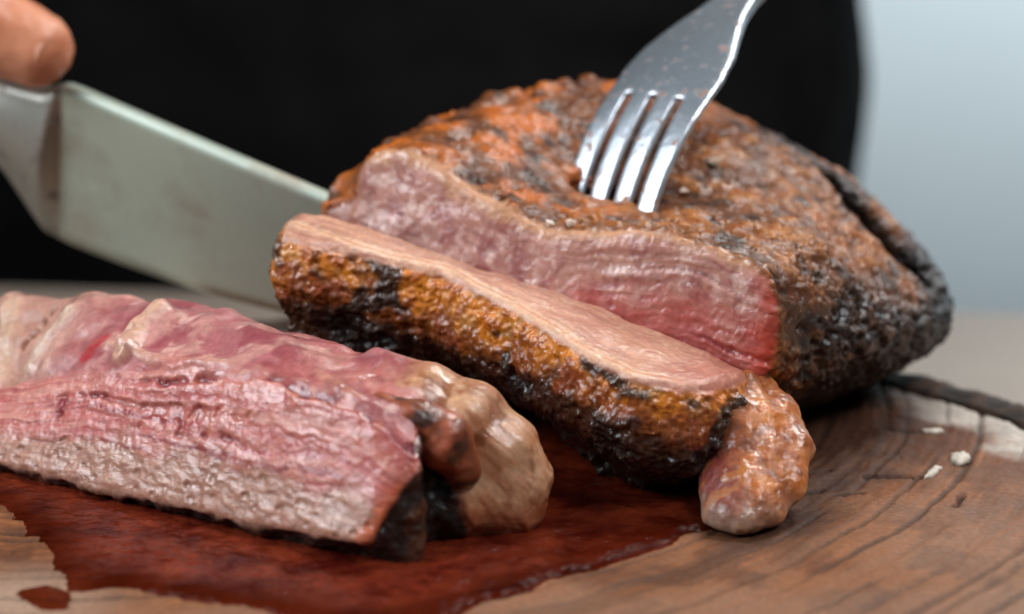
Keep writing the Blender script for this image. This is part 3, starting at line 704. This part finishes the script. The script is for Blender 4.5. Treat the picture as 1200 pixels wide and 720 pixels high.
    L = np.tile(S(168, 122, 103), (len(V), 1))                                  # grey-beige band at the bottom
    L = mix(L, S(190, 148, 128), .7 * sstep(.1, .6, grain))
    crack2 = sstep(.32, .5, perlin(np.stack([tw * 13 + 1.7, s * 14, z0 + 3], 1))) * zone
    pink = sstep(.28, .50, tl + .12 * blob)
    L = mix(L, S(188, 100, 96), .88 * pink)
    L = mix(L, S(200, 134, 122), .7 * pink * sstep(.1, .6, lay))
    L = mix(L, S(166, 72, 78), .6 * pink * sstep(.1, .6, -lay))
    L = mix(L, S(212, 156, 142), .5 * pink * sstep(.7, 1.2, strand))
    L = mix(L, S(150, 112, 96), .6 * pock * (1 - pink))
    L = mix(L, S(140, 50, 56), .75 * crack2)
    L = mix(L, S(112, 20, 34), .95 * crack * sstep(-.35, .15, fbm(V, 90, 2, seed=81)))
    L = mix(L, S(192, 112, 88), .6 * sstep(.15, .5, vert) * pink)
    L = mix(L, S(196, 98, 60), .8 * sstep(.004, .001, S_LOW - s + .010 * tl + .0015 * crumb))
    for (x, y, r) in [(72, 472, .0022), (88, 472, .0008), (54, 462, .0016), (74, 486, .0014)]:
        dd = np.linalg.norm(V - fp(x, y, .008), axis=1); L = mix(L, S(130, 18, 30), .9 * sstep(r * 1.3, r * .5, dd + .0008 * crumb))
    mc = mix(L, C_up, up)
    fl = fbm(V, 80, 3, seed=85); fc = mix(np.tile(S(186, 130, 92), (len(V), 1)), S(200, 152, 116), sstep(-.1, .45, fl)); fc = mix(fc, S(138, 78, 42), .85 * sstep(.05, .4, fbm(V, 120, 3, seed=87))); fst = fbm(stretch(V, strip[0][4][0] - strip[0][1][0], .15), 300, 3, seed=82); fc = mix(fc, S(214, 166, 124), .5 * sstep(.1, .5, fst)); fc = mix(fc, S(150, 80, 38), .6 * sstep(.1, .5, -fst)); fc = mix(fc, S(150, 76, 44), .7 * sstep(.012, .004, z + .002 * fl))
    mc = mix(mc * np.array([1.06, 1.0, .97]), fc, fatm)
    cc = mix(np.tile(S(40, 28, 24), (len(V), 1)), S(86, 50, 32), sstep(.1, .6, lump))
    cc = mix(cc, S(150, 80, 44), .8 * sstep(.02, .04, n) * sstep(0, .5, lump))
    cc = mix(cc, S(20, 14, 12), .9 * sstep(.018, .014, hd))  # lump coloured near-black, the hollow's shade put into the crust colour
    C = cc * (1 - cutm[:, None]) + mc * cutm[:, None]
    N2 = normals(V2, Q); isc = cutm[Q].mean(1) > .5
    part('crust', V2, Q, M_CRUST, t, C, nrm=N2, keep=~isc); fatf = isc & (fatm[Q].mean(1) > .5)
    part('cut_face', V2, Q, M_CUT, t, C, nrm=N2, keep=isc & ~fatf, fib=fibc); part('fat_strip', V2, Q, M_FAT, t, C, nrm=N2, keep=fatf)
    # fat strip curling round the end, brown fold inside it
    def sd(chs, k=.003):
        def f(X, Y, Z):
            d = capsule_chain(X, Y, Z, chs[0], k)
            for c in chs[1:]: d = smin(d, capsule_chain(X, Y, Z, c, k), .005)
            return smax(d, -Z - .0002, .002)
        return f
    for name, ch, ca, cb, cd in (('fat_fold', fold, S(120, 58, 28), S(166, 86, 56), S(44, 20, 13)),):
        V, Q = surface_nets(sd(ch), (-.06, .50, -.004), (.02, .59, .06), .0008); V, Q = subdivide(V, Q); N = normals(V, Q)
        l = fbm(V, 110, 3, seed=85); m_ = fbm(V, 320, 3, seed=86)
        V2 = V + N * (.0012 * fbm(V, 70, 2, seed=84) + .0004 * l + .00018 * m_)[:, None]
        C = mix(np.tile(ca, (len(V), 1)), cb, sstep(-.1, .45, l)); C = mix(C, cd, .85 * sstep(.15, .5, fbm(V, 130, 3, seed=87)))
        part(name, V2, Q, M_FAT, t, C, nrm=normals(V2, Q))
build_front()

# ------------------------------------------------------------------ fork
def build_fork():
    D1 = np.array([.26, .33, .97]); D1 /= np.linalg.norm(D1)
    D2 = np.array([1.02, 1.17, .72]); D2 -= 0; D2 /= np.linalg.norm(D2)
    U = np.cross(D2, D1); U /= np.linalg.norm(U); U = U * np.sign(U[0])
    W = np.cross(U, D1)                                                          # D1 turns towards D2
    if W @ D2 < 0: W = -W
    ang = math.acos(float(D1 @ D2))
    TL = .047
    vv = np.linspace(-.002, .20, 400)
    th = np.interp(vv, [0, .012, .05, .074, .10, .2], [-.12, 0, ang * .62, ang, ang * .95, ang * .85])
    dv = vv[1] - vv[0]; py = np.cumsum(np.cos(th)) * dv; pw = np.cumsum(np.sin(th)) * dv
    i0 = np.argmin(abs(vv - TL)); py -= py[i0]; pw -= pw[i0]
    O = at(768, 113, .622)
    def half(v): return np.interp(v, [0, .010, .047, .056, .064, .072, .080, .088, .12, .2], [.0112, .0122, .0133, .0134, .0122, .0095, .0068, .0052, .0050, .0085])
    def sdf(X, Y, Z):
        v = Y; d = (np.abs(X) - half(v)) * .93
        d = smax(d, np.maximum(-v, v - .198), .003)
        for k in (-1, 0, 1):
            cx = k * .0068 * np.interp(v, [0, TL], [.95, 1]); r = .0010
            slot = np.where(v < TL - r, np.abs(X - cx) - r, np.sqrt((X - cx) ** 2 + (v - TL + r) ** 2) - r)
            d = smax(d, -slot, .0009)
        for k in (-1.5, -.5, .5, 1.5):                                            # points
            pass
        tip = np.interp(v, [0, .014], [.0006, .0024])
        near = np.min([np.abs(X - k * .0068 * .97) for k in (-1.5, -.5, .5, 1.5)], axis=0)
        d = np.where(v < .014, np.maximum(d, near - tip), d)
        th_ = np.interp(v, [0, .02, .06, .09, .2], [.0008, .0011, .0010, .0019, .0012])
        return smax(d, np.abs(Z) - th_, .0010)
    V, Q = surface_nets(sdf, (-.016, -.002, -.003), (.016, .2005, .003), .00055)
    v = V[:, 1].copy(); x = V[:, 0].copy(); z = V[:, 2]
    z = z + .0016 * (x / .0134) ** 2 * sstep(.030, .055, v) * sstep(.085, .065, v)         # dished palm
    cy = np.interp(v, vv, py); cw = np.interp(v, vv, pw); t_ = np.interp(v, vv, th)
    along = cy - z * np.sin(t_) ; off = cw + z * np.cos(t_)
    Pw = O + U * (1.2 * x)[:, None] + D1 * along[:, None] + W * off[:, None]
    if np.mean(np.einsum('ij,ij->i', normals(Pw, Q), normals(V, Q)[:, [0, 1, 2]] @ np.array([U, D1, W]))) < 0: Q = Q[:, ::-1]
    m = metal('fork_steel', S(212, 220, 228), .34, .3, (S(150, 104, 80), .59, .67), 330, mtl=.9)
    t = thing('fork', 'steel dinner fork with greasy tines stuck in the roast', 'fork', tuple(O))
    fv = v[Q].mean(1); fx = x[Q].mean(1); N = normals(Pw, Q)
    tine = fv < TL - .0012
    ti = np.clip(np.floor(fx / .0068 + 2), 0, 3)
    for k in range(4): part('tine', Pw, Q, m, t, nrm=N, keep=tine & (ti == k))
    part('head', Pw, Q, m, t, nrm=N, keep=~tine & (fv < .086)); part('handle', Pw, Q, m, t, nrm=N, keep=fv >= .086)
build_fork()

# ------------------------------------------------------------------ knife
KA, KB = at(430, 247, .628), at(0, 150, .672)
kd = KB - KA; kd[2] = 0; KN = np.cross(kd, np.array([0, -.25, 1.])); KN /= np.linalg.norm(KN); KN = KN * np.sign(KN[1]) * -1   # towards the camera
def kp(x, y): return atp(x, y, KA, KN)
def build_knife():
    t = thing('kitchen_knife', 'wide steel kitchen knife held behind the slices at left', 'knife', tuple(KB))
    sp = [(452, 262), (436, 252), (420, 245), (395, 233), (300, 193), (200, 150), (120, 115), (92, 103), (80, 99), (70, 101), (55, 106), (0, 92), (-60, 74)]
    ed = [(454, 266), (450, 300), (440, 338), (410, 378), (345, 370), (240, 343), (150, 312), (105, 295), (78, 284), (58, 268), (42, 245), (6, 190), (-60, 150)]
    def curve(pts, k):
        p = np.array([kp(*q) for q in pts]); u = np.linspace(0, len(p) - 1, k); return np.stack([np.interp(u, np.arange(len(p)), p[:, c]) for c in range(3)], 1)
    nu, nw = 97, 14; a, b = curve(sp, nu), curve(ed, nu)
    for c in (a, b):
        for _ in range(3): c[1:-1] = .25 * c[:-2] + .5 * c[1:-1] + .25 * c[2:]
    w = np.linspace(0, 1, nw); G = a[:, None] * (1 - w[None, :, None]) + b[:, None] * w[None, :, None]
    uu = np.linspace(0, 1, nu)
    th = (.0013 * (1 - w ** 1.5) + .00012)[None] * np.ones((nu, 1)); bol = sstep(.66, .78, uu)
    th = th * (1 - bol[:, None]) + (.0022 + .004 * bol[:, None] * np.sin(np.pi * np.clip(w, .02, .98))[None]) * bol[:, None]
    F = (G + KN * th[..., None]).reshape(-1, 3); B = (G - KN * th[..., None]).reshape(-1, 3)
    V = np.concatenate([F, B]); n = nu * nw; Q = []
    idx = lambda i, j: i * nw + j
    for i in range(nu - 1):
        for j in range(nw - 1):
            q = [idx(i, j), idx(i + 1, j), idx(i + 1, j + 1), idx(i, j + 1)]; Q += [q, [n + k for k in q[::-1]]]
        for j in (0, nw - 1):
            q = [idx(i, j), idx(i + 1, j), n + idx(i + 1, j), n + idx(i, j)]; Q.append(q if j else q[::-1])
    for i in (0, nu - 1):
        for j in range(nw - 1):
            q = [idx(i, j), idx(i, j + 1), n + idx(i, j + 1), n + idx(i, j)]; Q.append(q[::-1] if i else q)
    Q = np.array(Q); V2 = V; fu = np.tile(np.repeat(uu, nw), 2)[Q].mean(1)
    mb = metal('knife_steel', S(202, 212, 196), .44, .10, (S(150, 126, 104), .48, .78), 38, mtl=.7)
    me = metal('knife_bolster', S(178, 176, 168), .45, .1, (S(96, 66, 50), .55, .72), 120)
    part('blade', V2, Q, mb, t, keep=fu < .70); part('bolster', V2, Q, me, t, keep=fu >= .70)
    # handle inside the fist, left of the picture
    h0 = (kp(-50, 76) + kp(-50, 150)) / 2; h1 = h0 + (h0 - (kp(80, 99) + kp(80, 240)) / 2); h1 = h0 + (h1 - h0) / np.linalg.norm(h1 - h0) * .11; h1[2] = h0[2] + .012
    V, Q = surface_nets(lambda X, Y, Z: capsule_chain(X, Y, Z, [(h0, .010), (.5 * (h0 + h1) + np.array([0, 0, .001]), .013), (h1, .012)], .004), tuple(np.minimum(h0, h1) - .02), tuple(np.maximum(h0, h1) + .02), .0018)
    part('handle', V, Q, plain('knife_handle', S(40, 36, 34), .45, .2, 90), t)
    return h0, h1
H0, H1 = build_knife()

# ------------------------------------------------------------------ person: black clothes, hand on the knife
def build_person():
    t = thing('person', 'person in black clothes behind the table, thumb pressed on the knife', 'person', (-.10, 1.08, -.90))
    skin, nt, b = mat_new('skin')
    n = noise_tex(nt, 120, 4, .6); r = nt.nodes.new('ShaderNodeValToRGB'); e = r.color_ramp.elements; e[0].position, e[1].position = .3, .7
    e[0].color = (*S(196, 118, 82), 1); e[1].color = (*S(214, 146, 112), 1); nt.links.new(n.outputs[0], r.inputs[0]); nt.links.new(r.outputs[0], b.inputs['Base Color'])
    b.inputs['Roughness'].default_value = .42; b.inputs['Subsurface Weight'].default_value = .3; b.inputs['Subsurface Scale'].default_value = .006; b.inputs['Subsurface Radius'].default_value = (1, .35, .2)
    ax = (H1 - H0) / np.linalg.norm(H1 - H0); tow = KN; upv = np.cross(ax, tow); upv = upv * np.sign(upv[2])
    hp = lambda a, u_, w_: H0 + ax * a + upv * u_ + tow * w_
    tip = at(40, 56, .652)
    thumb = [(tip, .0108), (tip + np.array([-.018, .002, .008]), .0118), (tip + np.array([-.038, .010, .017]), .0115), (hp(.055, .020, .012), .0150), (hp(.090, .018, .010), .017)]
    chains = [thumb, [(hp(.030, .020, -.016), .013), (hp(.060, .022, -.018), .015), (hp(.095, .018, -.012), .018)],
              [(hp(.070, .010, -.022), .016), (hp(.105, .010, -.006), .022), (hp(.15, .02, -.01), .025), (hp(.17, .03, -.02), .026)]]
    for k, L in enumerate((.95, 1.0, .95, .82)):                                # four fingers wrap under the handle to the near side
        a = .024 + .021 * k
        chains.append([(hp(a + .004, .020, -.017), .0105), (hp(a, -.004, -.024 * L), .0098), (hp(a - .002, -.024 * L, -.010), .0092), (hp(a, -.021 * L, .014 * L), .0086), (hp(a + .004, -.004, .020), .0078)])
    wrist = hp(.17, .03, -.02); elbow = np.array([-.50, .93, .08]); sh = np.array([-.30, 1.10, .42])
    chains.append([(wrist, .026), (wrist + .35 * (elbow - wrist), .032), (elbow, .040)])
    def body(X, Y, Z):
        d = None
        for c in chains:
            q = capsule_chain(X, Y, Z, c, .006); d = q if d is None else smin(d, q, .004)
        return d
    allp = np.array([p for c in chains for p, r in c])
    V, Q = surface_nets(body, tuple(allp.min(0) - .05), tuple(allp.max(0) + .05), .0026); V, Q = subdivide(V, Q)
    N = normals(V, Q); V = V + N * (.0006 * fbm(V, 120, 3, seed=91))[:, None]
    part('body', V, Q, skin, t, nrm=normals(V, Q))
    # thumbnail
    nd = (tip + np.array([-.018, .002, .008]) - tip); nd /= np.linalg.norm(nd)
    nn = np.array([-.10, -.93, .10]); nn -= nd * (nn @ nd); nn /= np.linalg.norm(nn); ns = np.cross(nd, nn)
    us = np.linspace(-1, 1, 15); vs_ = np.linspace(0, 1, 15); G = []
    for a in vs_:
        for u_ in us:
            wd = .0068 * (1 - .25 * (1 - a) ** 3) ; ang = u_ * .75
            G.append(tip + nd * (-.004 + .0145 * a) + ns * (math.sin(ang) * .0100 * wd / .0068) + nn * (math.cos(ang) * .0100 + .0003))
    G = np.array(G); i = (np.arange(14)[:, None] * 15 + np.arange(14)[None]).ravel(); Qn = np.stack([i, i + 1, i + 16, i + 15], 1)
    G2 = np.concatenate([G, G - nn * .0012]); Qa = np.concatenate([Qn, Qn[:, ::-1] + 225])
    o = part('thumbnail', G2, Qa, plain('nail', S(214, 150, 124), .3, .05, 80), t)
    # clothes
    cloth = plain('black_cloth', S(9, 8, 8), .95, .25, 40, .3, .0)
    cloth.node_tree.nodes['Principled BSDF'].inputs['Specular IOR Level'].default_value = .08
    torso = [(np.array([-.10, 1.13, -.90]), .19), (np.array([-.10, 1.12, -.30]), .185), (np.array([-.10, 1.11, .0]), .178), (np.array([-.10, 1.12, .22]), .18), (np.array([-.10, 1.13, .42]), .15)]
    def cl(X, Y, Z):
        Xs = -.10 + (X + .10) * .74
        d = capsule_chain(Xs, Y, Z, torso, .05)
        for sx in (-1, 1):
            s0 = np.array([-.10 + sx * .19, 1.13, .44]); 
            arm = [(s0, .07), (elbow if sx < 0 else np.array([.26, 1.02, .18]), .055), (wrist + .45 * (elbow - wrist) if sx < 0 else np.array([.22, .92, .32]), .044)]
            d = smin(d, capsule_chain(X, Y, Z, arm, .02), .03)
        return d
    V, Q = surface_nets(cl, (-.62, .78, -1.0), (.42, 1.40, .62), .012); V, Q = subdivide(V, Q); N = normals(V, Q)
    q = np.stack([V[:, 0] * 9, V[:, 1] * 9, V[:, 2] * 3], 1)
    V = V + N * (.006 * ridge(q, 1.2, 3, seed=5) + .004 * fbm(V, 14, 3, seed=6))[:, None]
    part('clothes', V, Q, cloth, t, nrm=normals(V, Q))
build_person()

# ------------------------------------------------------------------ crumbs: salt flakes on the roast, fat scraps on the board
def flake(name, loc, size, mat, seed, flat=.6):
    rng = random.Random(seed); bm = bmesh.new()
    for k in range(16):
        v = Vector((rng.gauss(0, 1), rng.gauss(0, 1), rng.gauss(0, 1))).normalized() * rng.uniform(.75, 1.1)
        bm.verts.new((v.x * size[0], v.y * size[1], v.z * size[2]))
    bmesh.ops.convex_hull(bm, input=bm.verts)
    for v in [v for v in bm.verts if not v.link_faces]: bm.verts.remove(v)
    bmesh.ops.bevel(bm, geom=list(bm.edges), offset=min(size) * .12, segments=1, affect='EDGES')
    me = bpy.data.meshes.new(name); bm.to_mesh(me); bm.free(); me.materials.append(mat)
    o = bpy.data.objects.new(name, me); COL.objects.link(o); o.location = loc; o.rotation_euler = (rng.uniform(-.4, .4), rng.uniform(-.4, .4), rng.uniform(0, 3)); return o
m_salt, nt, b = mat_new('salt'); b.inputs['Base Color'].default_value = (*S(214, 196, 180), 1); b.inputs['Roughness'].default_value = .25; b.inputs['Subsurface Weight'].default_value = .5; b.inputs['Subsurface Scale'].default_value = .002
for k, (x, y, r, lab) in enumerate([(836, 190, .0020, 'coarse salt flake on the crust right of the fork, the upper one'), (802, 226, .0015, 'coarse salt flake at the foot of the rightmost fork tine'),
                                    (644, 262, .0014, 'pale salt grain in the dip left of the fork, leftmost one'), (668, 264, .0015, 'tan salt grain in the dip just left of the first fork tine')]):
    d = ray(x, y); h = ROAST_BVH.ray_cast(Vector(_C), Vector(d).normalized())
    if h[0] is not None: tag(flake('salt_flake', h[0] + h[1] * r * .4, (r, r * .9, r * .7), m_salt, k), lab, 'salt flake', 'salt flakes on the roast')
m_scrap = plain('fat_scrap', S(200, 188, 172), .5, .15, 500, .4)
def scrap(name, loc, L, W, T, seed):
    rng = random.Random(seed); bm = bmesh.new(); n = 26; top = []; bot = []
    for k in range(n):
        a = 2 * math.pi * k / n; r = rng.uniform(.62, 1.12) * (1 + .25 * math.sin(2 * a + seed))
        x, y = math.cos(a) * L * r, math.sin(a) * W * r
        top.append(bm.verts.new((x * .82, y * .82, T * rng.uniform(.6, 1.2)))); bot.append(bm.verts.new((x, y, -.0006)))
    c = bm.verts.new((0, 0, T * 1.3))
    for k in range(n):
        j = (k + 1) % n; bm.faces.new((bot[k], bot[j], top[j], top[k])); bm.faces.new((top[k], top[j], c))
    bm.faces.new(bot[::-1])
    me = bpy.data.meshes.new(name); bm.to_mesh(me); bm.free(); me.materials.append(m_scrap); smooth(me)
    o = bpy.data.objects.new(name, me); COL.objects.link(o); o.location = loc; return o
for k, (x, y, sz, rz, lab) in enumerate([(1125, 537, (.0046, .0028, .0007), .9, 'larger white fat scrap on the board at right'), (1094, 553, (.0050, .0013, .0005), 1.0, 'thin white fat sliver beside the larger scrap'), (1093, 506, (.0024, .0020, .0006), .2, 'small white crumb on the board behind the fat scraps')]):
    p = atz(x, y, .0); o = scrap('fat_scrap', tuple(p), *sz, 50 + k); o.rotation_euler = (0, 0, rz)
    tag(o, lab, 'fat scrap', 'white scraps on the board')
